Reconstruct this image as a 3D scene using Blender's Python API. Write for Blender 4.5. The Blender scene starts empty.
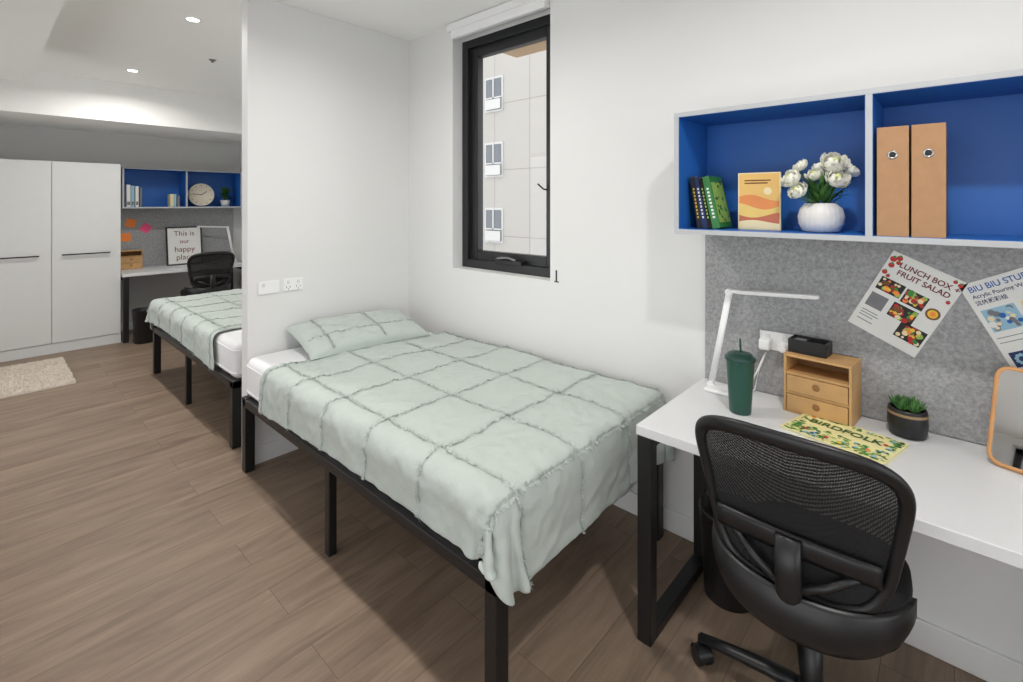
import bpy, math, random
from mathutils import Vector, Matrix, noise
random.seed(7)
scene = bpy.context.scene
COL = scene.collection
W = 2.15      # right wall plane
W2 = 2.42     # right wall plane beyond the partition
PART = 2.98   # partition face
CEIL = 2.70
BACK = 7.20

# ------------------------------------------------------------ materials
def s2l(c):
    return tuple(((x/255.0)/12.92 if x/255.0 <= 0.04045 else (((x/255.0)+0.055)/1.055)**2.4) for x in c)
def nmat(name):
    m = bpy.data.materials.new(name); m.use_nodes = True
    nt = m.node_tree
    return m, nt, nt.nodes['Principled BSDF']
def mat(name, rgb, rough=0.5, metal=0.0, var=0.04, scale=12.0, bump=0.0, bscale=None, spec=0.5, sheen=0.0, bdist=0.002):
    m, nt, b = nmat(name)
    c = s2l(rgb)
    tc = nt.nodes.new('ShaderNodeTexCoord')
    n = nt.nodes.new('ShaderNodeTexNoise'); n.inputs['Scale'].default_value = scale; n.inputs['Detail'].default_value = 4
    nt.links.new(tc.outputs['Object'], n.inputs['Vector'])
    r = nt.nodes.new('ShaderNodeValToRGB')
    r.color_ramp.elements[0].position = 0.3; r.color_ramp.elements[1].position = 0.7
    r.color_ramp.elements[0].color = tuple(x*(1-var) for x in c)+(1,)
    r.color_ramp.elements[1].color = tuple(min(1, x*(1+var)) for x in c)+(1,)
    nt.links.new(n.outputs['Fac'], r.inputs['Fac'])
    nt.links.new(r.outputs['Color'], b.inputs['Base Color'])
    b.inputs['Roughness'].default_value = rough
    b.inputs['Metallic'].default_value = metal
    b.inputs['Specular IOR Level'].default_value = spec
    if sheen: b.inputs['Sheen Weight'].default_value = sheen
    if bump:
        n2 = nt.nodes.new('ShaderNodeTexNoise'); n2.inputs['Scale'].default_value = bscale or scale*6; n2.inputs['Detail'].default_value = 3
        nt.links.new(tc.outputs['Object'], n2.inputs['Vector'])
        bp = nt.nodes.new('ShaderNodeBump'); bp.inputs['Strength'].default_value = bump; bp.inputs['Distance'].default_value = bdist
        nt.links.new(n2.outputs['Fac'], bp.inputs['Height']); nt.links.new(bp.outputs['Normal'], b.inputs['Normal'])
    return m

M_wall = mat('wall_paint', (226,226,225), 0.7, var=0.008, scale=2, bump=0.05, bscale=300)
M_wallgrey = mat('grey_wall_paint', (204,204,202), 0.75, var=0.008, scale=2)
M_ceil = mat('ceiling_paint', (246,246,244), 0.8, var=0.005, scale=2)
M_trim = mat('trim_white', (228,228,226), 0.4, var=0.01)
M_white = mat('white_laminate', (220,221,222), 0.35, var=0.01)
M_ward = mat('wardrobe_laminate', (216,217,216), 0.4, var=0.01)
M_plast = mat('white_plastic', (238,238,238), 0.3, var=0.01)
M_edge = mat('grey_edge_laminate', (182,185,188), 0.4, var=0.01)
M_blue = mat('blue_laminate', (38,104,184), 0.45, var=0.03)
M_black = mat('black_powdercoat', (22,22,23), 0.38, var=0.05, spec=0.5)
M_frame = mat('black_aluminium', (30,31,33), 0.35, var=0.05)
M_chair = mat('black_plastic', (24,24,26), 0.38, var=0.05)
M_seat = mat('black_fabric', (20,20,22), 0.9, var=0.15, scale=200, bump=0.3, bscale=600)
M_sheet = mat('white_sheet', (232,232,233), 0.85, var=0.01, bump=0.1, bscale=60)
M_duvet = mat('sage_cotton', (185,194,188), 0.92, var=0.025, scale=6, bump=0.45, bscale=40, sheen=0.1, bdist=0.005)
M_tuft = mat('sage_fringe', (184,193,188), 0.95, var=0.10, scale=80)
M_bamboo = mat('bamboo', (198,156,104), 0.5, var=0.15, scale=9)
M_bamboo2 = mat('bamboo_dark', (150,108,64), 0.6, var=0.1, scale=9)
M_green = mat('green_tumbler_plastic', (26,76,64), 0.35, var=0.03)
M_dgreen = mat('dark_green_lid', (20,60,52), 0.35)
M_leaf = mat('leaf_green', (72,118,52), 0.5, var=0.3, scale=30)
M_leaf2 = mat('leaf_dark_green', (48,92,48), 0.5, var=0.3, scale=30)
M_petal = mat('cream_petal', (246,245,232), 0.7, var=0.04, scale=40)
M_petalc = mat('petal_centre', (206,214,140), 0.7, var=0.1)
M_vase = mat('white_ceramic', (218,216,213), 0.5, var=0.02)
M_pot = mat('black_ceramic', (28,29,31), 0.4, var=0.1)
M_potband = mat('bronze_band', (150,125,92), 0.5)
M_soil = mat('soil', (60,44,32), 0.95, var=0.3, scale=80)
M_kraft = mat('kraft_board', (174,134,98), 0.8, var=0.05, scale=30)
M_metal = mat('steel', (190,190,190), 0.25, metal=1.0)
M_paper = mat('paper_white', (230,230,227), 0.7, var=0.01)
M_screen = mat('glassy_black', (14,14,16), 0.15)
M_wood = mat('oak_frame', (204,150,96), 0.5, var=0.1, scale=14)
M_rug = mat('rug_beige', (228,218,206), 1.0, var=0.06, scale=60)
M_ink = mat('ink_black', (28,28,30), 0.6)
M_red = mat('ink_red', (190,36,34), 0.6)
M_dred = mat('ink_darkred', (112,34,38), 0.6)
M_yel = mat('ink_yellow', (236,196,62), 0.6)
M_org = mat('ink_orange', (248,140,60), 0.6)
M_pink = mat('note_pink', (250,90,140), 0.6)
M_grn = mat('ink_green', (62,134,58), 0.6)
M_lgrn = mat('ink_lightgreen', (150,186,84), 0.6)
M_navy = mat('ink_navy', (28,46,92), 0.6)
M_inkblue = mat('ink_blue', (36,96,170), 0.6)
M_ltblue = mat('ink_lightblue', (150,190,212), 0.6)
M_gry = mat('ink_grey', (120,120,124), 0.6)
M_cream = mat('cream', (236,220,176), 0.6)
M_cyel = mat('cover_yellow', (238,230,168), 0.5)
M_brown = mat('food_brown', (120,74,44), 0.7, var=0.3, scale=60)
M_clock = mat('clock_face', (214,206,188), 0.5)

def floor_mat():
    m, nt, b = nmat('vinyl_plank_floor')
    N = nt.nodes.new; L = nt.links.new
    tc = N('ShaderNodeTexCoord')
    br = N('ShaderNodeTexBrick'); br.offset = 0.37; br.offset_frequency = 2; br.squash = 1.0
    br.inputs['Scale'].default_value = 1.0; br.inputs['Brick Width'].default_value = 1.22; br.inputs['Row Height'].default_value = 0.18
    br.inputs['Mortar Size'].default_value = 0.0009; br.inputs['Mortar Smooth'].default_value = 0.3
    br.inputs['Color1'].default_value = (0,0,0,1); br.inputs['Color2'].default_value = (1,1,1,1); br.inputs['Mortar'].default_value = (0.5,0.5,0.5,1)
    L(tc.outputs['Object'], br.inputs['Vector'])
    mp = N('ShaderNodeMapping'); mp.inputs['Scale'].default_value = (1.1, 8.0, 1.0)
    L(tc.outputs['Object'], mp.inputs['Vector'])
    add = N('ShaderNodeVectorMath'); add.operation = 'ADD'
    sc = N('ShaderNodeVectorMath'); sc.operation = 'SCALE'; sc.inputs['Scale'].default_value = 17.0
    L(br.outputs['Color'], sc.inputs[0]); L(mp.outputs['Vector'], add.inputs[0]); L(sc.outputs['Vector'], add.inputs[1])
    n1 = N('ShaderNodeTexNoise'); n1.inputs['Scale'].default_value = 1.6; n1.inputs['Detail'].default_value = 8; n1.inputs['Roughness'].default_value = 0.6; n1.inputs['Distortion'].default_value = 0.8
    L(add.outputs['Vector'], n1.inputs['Vector'])
    mp2 = N('ShaderNodeMapping'); mp2.inputs['Scale'].default_value = (5, 80.0, 1.0)
    L(tc.outputs['Object'], mp2.inputs['Vector'])
    n2 = N('ShaderNodeTexNoise'); n2.inputs['Scale'].default_value = 1.5; n2.inputs['Detail'].default_value = 5
    L(mp2.outputs['Vector'], n2.inputs['Vector'])
    r = N('ShaderNodeValToRGB'); e = r.color_ramp.elements
    e[0].position = 0.20; e[0].color = s2l((108,91,77))+(1,)
    e[1].position = 0.82; e[1].color = s2l((159,139,120))+(1,)
    k = e.new(0.5); k.color = s2l((136,117,100))+(1,)
    mixf = N('ShaderNodeMath'); mixf.operation = 'MULTIPLY_ADD'; mixf.inputs[1].default_value = 0.22
    L(n2.outputs['Fac'], mixf.inputs[0])
    sub = N('ShaderNodeMath'); sub.operation = 'SUBTRACT'; sub.inputs[1].default_value = 0.11
    L(n1.outputs['Fac'], sub.inputs[0]); L(sub.outputs[0], mixf.inputs[2])
    pl = N('ShaderNodeMath'); pl.operation = 'MULTIPLY_ADD'; pl.inputs[1].default_value = 0.12
    L(br.outputs['Color'], pl.inputs[0])
    s3 = N('ShaderNodeMath'); s3.operation = 'SUBTRACT'; s3.inputs[1].default_value = 0.06
    L(mixf.outputs[0], s3.inputs[0]); L(s3.outputs[0], pl.inputs[2])
    L(pl.outputs[0], r.inputs['Fac'])
    mx = N('ShaderNodeMix'); mx.data_type = 'RGBA'; mx.inputs[7].default_value = s2l((84,69,58))+(1,)
    L(r.outputs['Color'], mx.inputs[6]); L(br.outputs['Fac'], mx.inputs[0])
    L(mx.outputs[2], b.inputs['Base Color'])
    b.inputs['Roughness'].default_value = 0.48; b.inputs['Specular IOR Level'].default_value = 0.35
    bp = N('ShaderNodeBump'); bp.inputs['Strength'].default_value = 0.12; bp.inputs['Distance'].default_value = 0.002
    L(n2.outputs['Fac'], bp.inputs['Height']); L(bp.outputs['Normal'], b.inputs['Normal'])
    return m
M_floor = floor_mat()

def felt_mat():
    m, nt, b = nmat('grey_felt')
    N = nt.nodes.new; L = nt.links.new
    tc = N('ShaderNodeTexCoord')
    n = N('ShaderNodeTexNoise'); n.inputs['Scale'].default_value = 70; n.inputs['Detail'].default_value = 10; n.inputs['Roughness'].default_value = 0.8
    L(tc.outputs['Object'], n.inputs['Vector'])
    r = N('ShaderNodeValToRGB'); e = r.color_ramp.elements
    e[0].position = 0.34; e[0].color = s2l((130,131,132))+(1,)
    e[1].position = 0.66; e[1].color = s2l((184,185,186))+(1,)
    L(n.outputs['Fac'], r.inputs['Fac']); L(r.outputs['Color'], b.inputs['Base Color'])
    b.inputs['Roughness'].default_value = 1.0; b.inputs['Specular IOR Level'].default_value = 0.1
    bp = N('ShaderNodeBump'); bp.inputs['Strength'].default_value = 0.3; bp.inputs['Distance'].default_value = 0.002
    L(n.outputs['Fac'], bp.inputs['Height']); L(bp.outputs['Normal'], b.inputs['Normal'])
    return m
M_felt = felt_mat()

def glass_mat():
    m = bpy.data.materials.new('window_glass'); m.use_nodes = True
    nt = m.node_tree; nt.nodes.clear(); N = nt.nodes.new; L = nt.links.new
    o = N('ShaderNodeOutputMaterial'); t = N('ShaderNodeBsdfTransparent'); g = N('ShaderNodeBsdfGlossy'); g.inputs['Roughness'].default_value = 0.02
    f = N('ShaderNodeFresnel'); f.inputs['IOR'].default_value = 1.25
    mx = N('ShaderNodeMixShader'); L(f.outputs[0], mx.inputs[0]); L(t.outputs[0], mx.inputs[1]); L(g.outputs[0], mx.inputs[2]); L(mx.outputs[0], o.inputs[0])
    return m
M_glass = glass_mat()
def meshfab_mat():
    m = bpy.data.materials.new('mesh_fabric'); m.use_nodes = True
    nt = m.node_tree; N = nt.nodes.new; L = nt.links.new
    b = nt.nodes['Principled BSDF']; b.inputs['Base Color'].default_value = (0.010,0.010,0.011,1); b.inputs['Roughness'].default_value = 0.8
    o = nt.nodes['Material Output']; t = N('ShaderNodeBsdfTransparent')
    tc = N('ShaderNodeTexCoord'); ck = N('ShaderNodeTexVoronoi'); ck.inputs['Scale'].default_value = 330; ck.inputs['Randomness'].default_value = 0.15
    L(tc.outputs['Object'], ck.inputs['Vector'])
    lt = N('ShaderNodeMath'); lt.operation = 'LESS_THAN'; lt.inputs[1].default_value = 0.30
    L(ck.outputs['Distance'], lt.inputs[0])
    ml = N('ShaderNodeMath'); ml.operation = 'MULTIPLY'; ml.inputs[1].default_value = 0.38
    L(lt.outputs[0], ml.inputs[0])
    mx = N('ShaderNodeMixShader'); L(ml.outputs[0], mx.inputs[0]); L(b.outputs[0], mx.inputs[1]); L(t.outputs[0], mx.inputs[2]); L(mx.outputs[0], o.inputs[0])
    return m
M_mesh = meshfab_mat()
def mirror_mat():
    m, nt, b = nmat('mirror_glass'); b.inputs['Base Color'].default_value = (0.85,0.86,0.87,1); b.inputs['Metallic'].default_value = 1; b.inputs['Roughness'].default_value = 0.02
    return m
M_mirror = mirror_mat()
def emit_mat(name, c, s):
    m, nt, b = nmat(name); b.inputs['Base Color'].default_value = (1,1,1,1)
    b.inputs['Emission Color'].default_value = c+(1,); b.inputs['Emission Strength'].default_value = s
    return m
M_lamp = emit_mat('downlight_lens', (1,0.97,0.92), 12)
M_led = mat('led_diffuser', (250,250,250), 0.4)

# ------------------------------------------------------------ mesh builder
class MB:
    def __init__(s): s.v=[]; s.f=[]; s.m=[]; s.mats=[]; s.sm=[]
    def mi(s, m):
        if m not in s.mats: s.mats.append(m)
        return s.mats.index(m)
    def add(s, vs, fs, m, smooth=False, M=None):
        o = len(s.v)
        for v in vs:
            v = Vector(v)
            s.v.append(M @ v if M else v)
        k = s.mi(m)
        for f in fs:
            s.f.append(tuple(i+o for i in f)); s.m.append(k); s.sm.append(smooth)
        return s
    def box(s, x0,y0,z0,x1,y1,z1, m, M=None):
        if x0>x1: x0,x1=x1,x0
        if y0>y1: y0,y1=y1,y0
        if z0>z1: z0,z1=z1,z0
        vs=[(x0,y0,z0),(x1,y0,z0),(x1,y1,z0),(x0,y1,z0),(x0,y0,z1),(x1,y0,z1),(x1,y1,z1),(x0,y1,z1)]
        fs=[(0,3,2,1),(4,5,6,7),(0,1,5,4),(1,2,6,5),(2,3,7,6),(3,0,4,7)]
        return s.add(vs,fs,m,False,M)
    def lathe(s, prof, m, c=(0,0,0), seg=32, M=None, cap=True, smooth=True):
        vs=[];fs=[];n=len(prof)
        for i in range(seg):
            a=2*math.pi*i/seg
            for r,z in prof: vs.append((c[0]+r*math.cos(a), c[1]+r*math.sin(a), c[2]+z))
        for i in range(seg):
            j=(i+1)%seg
            for k in range(n-1): fs.append((i*n+k, j*n+k, j*n+k+1, i*n+k+1))
        s.add(vs,fs,m,smooth,M)
        if cap:
            if prof[0][0]>1e-3: s.add([vs[i*n] for i in range(seg)],[tuple(reversed(range(seg)))],m,False,M)
            if prof[-1][0]>1e-3: s.add([vs[i*n+n-1] for i in range(seg)],[tuple(range(seg))],m,False,M)
        return s
    def cyl(s, p0, p1, r, m, seg=24, r1=None, smooth=True):
        p0=Vector(p0);p1=Vector(p1);d=p1-p0
        M=Matrix.Translation(p0) @ d.to_track_quat('Z','Y').to_matrix().to_4x4()
        return s.lathe([(r,0),(r if r1 is None else r1,d.length)], m, seg=seg, M=M, smooth=smooth)
    def sphere(s, c, r, m, seg=16, rings=10, M=None):
        if not hasattr(r,'__len__'): r=(r,r,r)
        vs=[];fs=[]
        for i in range(rings+1):
            t=math.pi*i/rings
            for j in range(seg):
                a=2*math.pi*j/seg
                vs.append((c[0]+r[0]*math.sin(t)*math.cos(a), c[1]+r[1]*math.sin(t)*math.sin(a), c[2]-r[2]*math.cos(t)))
        for i in range(rings):
            for j in range(seg):
                k=(j+1)%seg
                fs.append((i*seg+j,i*seg+k,(i+1)*seg+k,(i+1)*seg+j))
        return s.add(vs,fs,m,True,M)
    def patch(s, fn, nu, nv, m, M=None, smooth=True):
        vs=[fn(i/nu,j/nv) for j in range(nv+1) for i in range(nu+1)]
        fs=[(j*(nu+1)+i, j*(nu+1)+i+1, (j+1)*(nu+1)+i+1, (j+1)*(nu+1)+i) for j in range(nv) for i in range(nu)]
        return s.add(vs,fs,m,smooth,M)
    def tube(s, pts, r, m, seg=12, closed=False, up=None, r2=None, smooth=True, M=None):
        pts=[Vector(p) for p in pts]; n=len(pts); vs=[];fs=[]
        for i,p in enumerate(pts):
            a=pts[(i-1)%n] if (closed or i>0) else p
            b=pts[(i+1)%n] if (closed or i<n-1) else p
            T=(b-a).normalized()
            U=Vector(up) if up is not None else (Vector((0,0,1)) if abs(T.z)<0.95 else Vector((1,0,0)))
            A=T.cross(U).normalized(); B=A.cross(T).normalized()
            ra=r(i) if callable(r) else r
            rb=ra if r2 is None else (r2(i) if callable(r2) else r2)
            for k in range(seg):
                an=2*math.pi*k/seg
                vs.append(p+A*ra*math.cos(an)+B*rb*math.sin(an))
        for i in range(n if closed else n-1):
            j=(i+1)%n
            for k in range(seg):
                l=(k+1)%seg
                fs.append((i*seg+k,i*seg+l,j*seg+l,j*seg+k))
        if not closed:
            fs.append(tuple(reversed(range(seg)))); fs.append(tuple((n-1)*seg+k for k in range(seg)))
        return s.add(vs,fs,m,smooth,M)
    def build(s, name, parent=None, loc=(0,0,0), rot=(0,0,0), bevel=0, bseg=2, subsurf=0, solid=0, soff=0):
        me=bpy.data.meshes.new(name)
        me.from_pydata([tuple(v) for v in s.v],[],s.f)
        for m in s.mats: me.materials.append(m)
        for p,k,sm in zip(me.polygons,s.m,s.sm): p.material_index=k; p.use_smooth=sm
        me.update()
        ob=bpy.data.objects.new(name,me); COL.objects.link(ob)
        ob.location=loc; ob.rotation_euler=rot
        if parent: ob.parent=parent
        if solid:
            md=ob.modifiers.new('solid','SOLIDIFY'); md.thickness=solid; md.offset=soff
        if bevel:
            md=ob.modifiers.new('bevel','BEVEL'); md.width=bevel; md.segments=bseg; md.limit_method='ANGLE'; md.angle_limit=math.radians(40)
        if subsurf:
            md=ob.modifiers.new('sub','SUBSURF'); md.levels=subsurf; md.render_levels=subsurf
        return ob
def G(name, loc=(0,0,0), rot=(0,0,0)):
    e=bpy.data.objects.new(name,None); e.location=loc; e.rotation_euler=rot; e.empty_display_size=0.1
    COL.objects.link(e); return e
def text(body, size, x, y, z, m, parent, name='lettering', align='CENTER', rot=(math.pi/2,0,0), sx=1.0, bold=0.0, ext=0.0002):
    cu=bpy.data.curves.new(name,'FONT'); cu.body=body; cu.size=size; cu.extrude=ext; cu.align_x=align; cu.align_y='CENTER'; cu.offset=bold
    cu.materials.append(m)
    ob=bpy.data.objects.new(name,cu); COL.objects.link(ob); ob.location=(x,y,z); ob.rotation_euler=rot; ob.scale=(sx,1,1); ob.parent=parent
    return ob
R90=-math.pi/2

# ------------------------------------------------------------ room shell
XL=-1.7; YB=-1.9
MB().box(XL-0.2,YB-0.2,-0.12,W2+0.2,BACK+0.2,0,M_floor).build('floor')
MB().box(XL-0.2,YB-0.2,CEIL,W2+0.2,BACK+0.2,CEIL+0.15,M_ceil).build('ceiling')
wy0,wy1,wz0,wz1=1.665,2.49,1.07,2.67
b=MB()
b.box(W,YB-0.2,0,W+0.2,wy0,CEIL,M_wall); b.box(W,wy1,0,W+0.2,PART+0.09,CEIL,M_wall)
b.box(W,wy0,0,W+0.2,wy1,wz0,M_wall); b.box(W,wy0,wz1,W+0.2,wy1,CEIL,M_wall)
b.build('wall_right')
MB().box(W2,PART+0.09,0,W2+0.2,BACK+0.2,CEIL,M_wall).build('wall_right_far')
MB().box(XL,BACK,0,W2,BACK+0.2,CEIL,M_wallgrey).build('wall_back')
b=MB(); fx0,fx1=-1.3,1.5  # front wall with an unseen opening, added for more ambient light
b.box(XL,YB-0.2,0,fx0,YB,CEIL,M_wall); b.box(fx1,YB-0.2,0,W,YB,CEIL,M_wall); b.box(fx0,YB-0.2,0,fx1,YB,0.5,M_wall); b.box(fx0,YB-0.2,2.4,fx1,YB,CEIL,M_wall)
b.build('wall_front')
b=MB()
op=[(-1.3,1.9),(2.9,6.0)]  # unseen openings added so sky light fills the near and far room
ys=[YB-0.2,op[0][0],op[0][1],op[1][0],op[1][1],BACK+0.2]
b.box(XL-0.2,ys[0],0,XL,ys[1],CEIL,M_wall); b.box(XL-0.2,ys[2],0,XL,ys[3],CEIL,M_wall); b.box(XL-0.2,ys[4],0,XL,ys[5],CEIL,M_wall)
for a,c in op:
    b.box(XL-0.2,a,0,XL,c,0.08,M_wall); b.box(XL-0.2,a,2.35,XL,c,CEIL,M_wall)
b.build('wall_left')
def added_window(name,loc,h,z1,rz):  # frame and glass for the added light openings
    g=G(name,loc,(0,0,rz)); b=MB()
    for y in (-h,-0.03,h-0.06): b.box(-0.04,y,0,0.04,y+0.06,z1,M_frame)
    for z in (0,z1-0.06): b.box(-0.04,-h,z,0.04,h,z+0.06,M_frame)
    b.build('frame',g); MB().box(-0.004,-h+0.06,0.06,0.004,h-0.06,z1-0.06,M_glass).build('glass',g)
for k,(a,c) in enumerate(op): added_window('window_%d'%(k+2),(XL-0.1,(a+c)/2,0.08),(c-a)/2,2.27,0)  # unseen, added on the left to let sky light in
added_window('window_4',((fx0+fx1)/2,YB-0.1,0.5),(fx1-fx0)/2,1.9,math.pi/2)  # unseen, added behind the camera to brighten partition and far wall
PE=1.04
b=MB(); b.box(PE,PART,0,W2,PART+0.09,CEIL,M_wall); b.build('wall_partition',bevel=0.002)
b=MB()
b.box(W-0.014,YB,0,W,PART,0.10,M_trim); b.build('baseboard_right',bevel=0.003)
MB().box(W2-0.014,PART+0.09,0,W2,BACK,0.10,M_trim).build('baseboard_right_far',bevel=0.003)
MB().box(PE,PART-0.014,0,W-0.014,PART,0.10,M_trim).build('baseboard_partition',bevel=0.003)
MB().box(1.06,BACK-0.014,0,W2-0.014,BACK,0.10,M_trim).build('baseboard_back',bevel=0.003)
MB().box(XL,6.14,2.31,W2,BACK,CEIL,M_ceil).build('ceiling_bulkhead_back')
MB().box(XL,YB,2.42,0.27,5.2,CEIL,M_ceil).build('ceiling_bulkhead_side')

# window 1
g=G('window_1',(W+0.085,(wy0+wy1)/2,wz0))
hw=(wy1-wy0)/2; H=1.53
def ring(b,x0,x1,hy,z0,z1,w,m):
    b.box(x0,-hy,z0,x1,-hy+w,z1,m); b.box(x0,hy-w,z0,x1,hy,z1,m)
    b.box(x0,-hy+w,z0,x1,hy-w,z0+w,m); b.box(x0,-hy+w,z1-w,x1,hy-w,z1,m)
b=MB(); ring(b,0,0.10,hw,0,H,0.055,M_frame); b.build('outer_frame',g,bevel=0.003)
b=MB(); ring(b,0.03,0.085,hw-0.05,0.045,H-0.045,0.07,M_frame); b.build('sash',g,bevel=0.004)
MB().box(0.055,-hw+0.1,0.1,0.062,hw-0.1,H-0.1,M_glass).build('glass',g)
b=MB(); b.box(-0.022,-0.14,0.05,0.032,0.08,0.078,M_black); b.tube([(-0.012,-0.09,0.078),(-0.03,-0.04,0.095),(-0.034,0.02,0.09),(-0.034,0.05,0.084)],0.007,M_gry)
b.build('winder',g,bevel=0.003)
b=MB(); b.tube([(0.02,-0.31,0.51),(-0.005,-0.30,0.515),(-0.008,-0.262,0.545)],0.005,M_black); b.build('latch',g)
MB().box(0,-hw,H,0.10,hw,wz1-wz0,M_wall).build('head_infill',g)
g=G('roller_blind',(W,(wy0+wy1)/2,2.645))
b=MB(); b.lathe([(0.036,-hw+0.01),(0.036,hw-0.01)],M_plast,M=Matrix.Translation((0.012,0,-0.01))@Matrix.Rotation(-math.pi/2,4,'X')); b.build('roll',g)
b=MB(); b.box(-0.035,-hw-0.02,-0.0,0.0,hw+0.02,0.05,M_plast); b.box(-0.03,-hw+0.015,-0.055,-0.02,hw-0.015,-0.03,M_plast)
b.box(-0.032,-hw+0.015,-0.04,-0.019,hw-0.015,0.0,M_plast); b.build('pelmet',g,bevel=0.004)
g=G('bed_number_decal',(W-0.001,1.622,1.10),(0,0,R90))
text('1',0.085,0,0,0,M_ink,g,bold=0.001)
b=MB(); b.box(-0.014,-0.0004,-0.033,0.018,0,-0.027,M_ink); b.build('numeral_foot',g)

# exterior building
M_fw = mat('facade_window_frame',(184,184,182),0.5)
M_fg = mat('facade_window_glass',(92,98,104),0.2)
def facade_mat():
    m, nt, b2 = nmat('precast_panel'); N=nt.nodes.new; L=nt.links.new
    tc=N('ShaderNodeTexCoord')
    sx=N('ShaderNodeSeparateXYZ'); cb=N('ShaderNodeCombineXYZ'); L(tc.outputs['Object'],sx.inputs[0]); L(sx.outputs['Y'],cb.inputs['X']); L(sx.outputs['Z'],cb.inputs['Y'])
    br=N('ShaderNodeTexBrick'); br.offset=0; br.inputs['Scale'].default_value=1; br.inputs['Brick Width'].default_value=2.1; br.inputs['Row Height'].default_value=3.0
    br.inputs['Mortar Size'].default_value=0.018; br.inputs['Color1'].default_value=s2l((163,160,155))+(1,); br.inputs['Color2'].default_value=s2l((166,163,158))+(1,); br.inputs['Mortar'].default_value=s2l((134,132,128))+(1,)
    L(cb.outputs[0],br.inputs['Vector']); L(br.outputs['Color'],b2.inputs['Base Color']); b2.inputs['Roughness'].default_value=0.9
    return m
g=G('neighbouring_building',(16.0,15.6,0))
MB().box(0,-16,-8,1,16,22,facade_mat()).build('facade',g)
b=MB()
for fl in range(-2,5):
    for yy in (0.0,-6.3,6.3):
        z=5.68+ (fl-1)*3.0; y=yy
        b.box(-0.05,y-0.55,z,0.0,y+0.6,z+1.6,M_fw); b.box(-0.07,y-0.46,z+0.09,-0.05,y+0.51,z+1.50,M_fg)
        b.box(-0.1,y-0.5,z+0.6,-0.06,y+0.55,z+0.66,M_fw); b.box(-0.1,y-0.02,z+0.6,-0.06,y+0.05,z+1.55,M_fw)
        b.box(-0.16,y-0.48,z+0.1,-0.12,y+0.45,z+0.55,M_fw)
b.build('facade_windows',g)
MB().box(W+0.5,-3,2.74,W+0.95,2.76,2.85,mat('timber_soffit',(186,158,124),0.7)).build('exterior_canopy')
MB().box(W+0.5,-20,-8.2,60,40,-8,M_gry).build('street_ground')

# ------------------------------------------------------------ downlights
for i,(x,y) in enumerate([(0.95,0.03),(0.95,1.85),(0.95,3.67),(0.95,5.49)]):
    g=G('downlight',(x,y,CEIL))
    b=MB(); b.lathe([(0.036,0.0),(0.036,-0.004),(0.05,-0.006),(0.05,0.0)],M_plast,seg=32,cap=False)
    b.lathe([(0.0001,-0.003),(0.036,-0.003)],M_lamp,seg=32,cap=False); b.build('fitting',g)
    li=bpy.data.lights.new('downlight_lamp','AREA'); li.shape='DISK'; li.size=0.09; li.energy=15; li.color=(1,0.97,0.93); li.spread=math.radians(160)
    lo=bpy.data.objects.new('lamp',li); COL.objects.link(lo); lo.parent=g; lo.location=(0,0,-0.01)
g=G('sprinkler_head',(1.33,4.59,CEIL)); b=MB(); b.lathe([(0.028,0),(0.024,-0.006),(0.010,-0.008),(0.010,-0.018),(0.014,-0.02),(0.0001,-0.022)],M_gry,cap=False); b.build('sprinkler_body',g)

# ------------------------------------------------------------ bed
BX0,BX1,BY0,BY1=1.005,2.09,0.972,2.965
MT=0.635
def bed(name, loc, flip):
    g=G(name,loc); s=-1 if flip else 1
    L=BY1-BY0; Wd=BX1-BX0
    b=MB()
    def bx(x0,y0,z0,x1,y1,z1): b.box(x0,s*y0,z0,x1,s*y1,z1,M_black)
    lw=0.052
    for x in (0,Wd-lw):
        for y in (0,L-lw): bx(x,y,0,x+lw,y+lw,0.415)
        bx(x,0.0,0.365,x+0.035,L,0.41)
        bx(x,L/2-0.01,0,x+0.036,L/2+0.03,0.37)
    bx(0,0,0.365,Wd,0.035,0.41); bx(0,L-0.035,0.365,Wd,L,0.41)
    bx(Wd/2-0.02,0.02,0.365,Wd/2+0.02,L,0.39)
    for y in (0.35,L/2,L-0.35): bx(Wd/2-0.018,y-0.018,0,Wd/2+0.018,y+0.018,0.37)
    n=12
    for i in range(n):
        y=0.08+(L-0.2)*i/(n-1); bx(0.02,y,0.38,Wd-0.02,y+0.05,0.40)
    b.build('metal_frame',g,bevel=0.004)
    b=MB(); x0,x1,y0,y1=0.015,Wd-0.005,0.03,L-0.005
    b.box(x0,s*y0,0.41,x1,s*y1,MT,M_sheet)
    ob=b.build('mattress',g,bevel=0.045,bseg=5)
    for p in ob.data.polygons: p.use_smooth=True
    b=MB()
    def pip(z,o):
        r=0.04; pts=[]
        for cx,cy,a0 in ((x1-r,y1-r,0),(x0+r,y1-r,90),(x0+r,y0+r,180),(x1-r,y0+r,270)):
            for k in range(5):
                a=math.radians(a0+k*22.5); pts.append((cx+(r+o)*math.cos(a), s*(cy+(r+o)*math.sin(a)), z))
        return pts
    b.tube(pip(0.45,0.0),0.004,M_sheet,seg=6,closed=True); b.tube(pip(0.59,0.0),0.004,M_sheet,seg=6,closed=True)
    b.build('mattress_piping',g)
    return g
bed1=bed('bed_with_mattress',(BX0,BY0,0),False)
FOFF=6.22; FXO=0.045
bed2=bed('bed_with_mattress',(BX0+FXO,FOFF-BY0,0),True)

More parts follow.
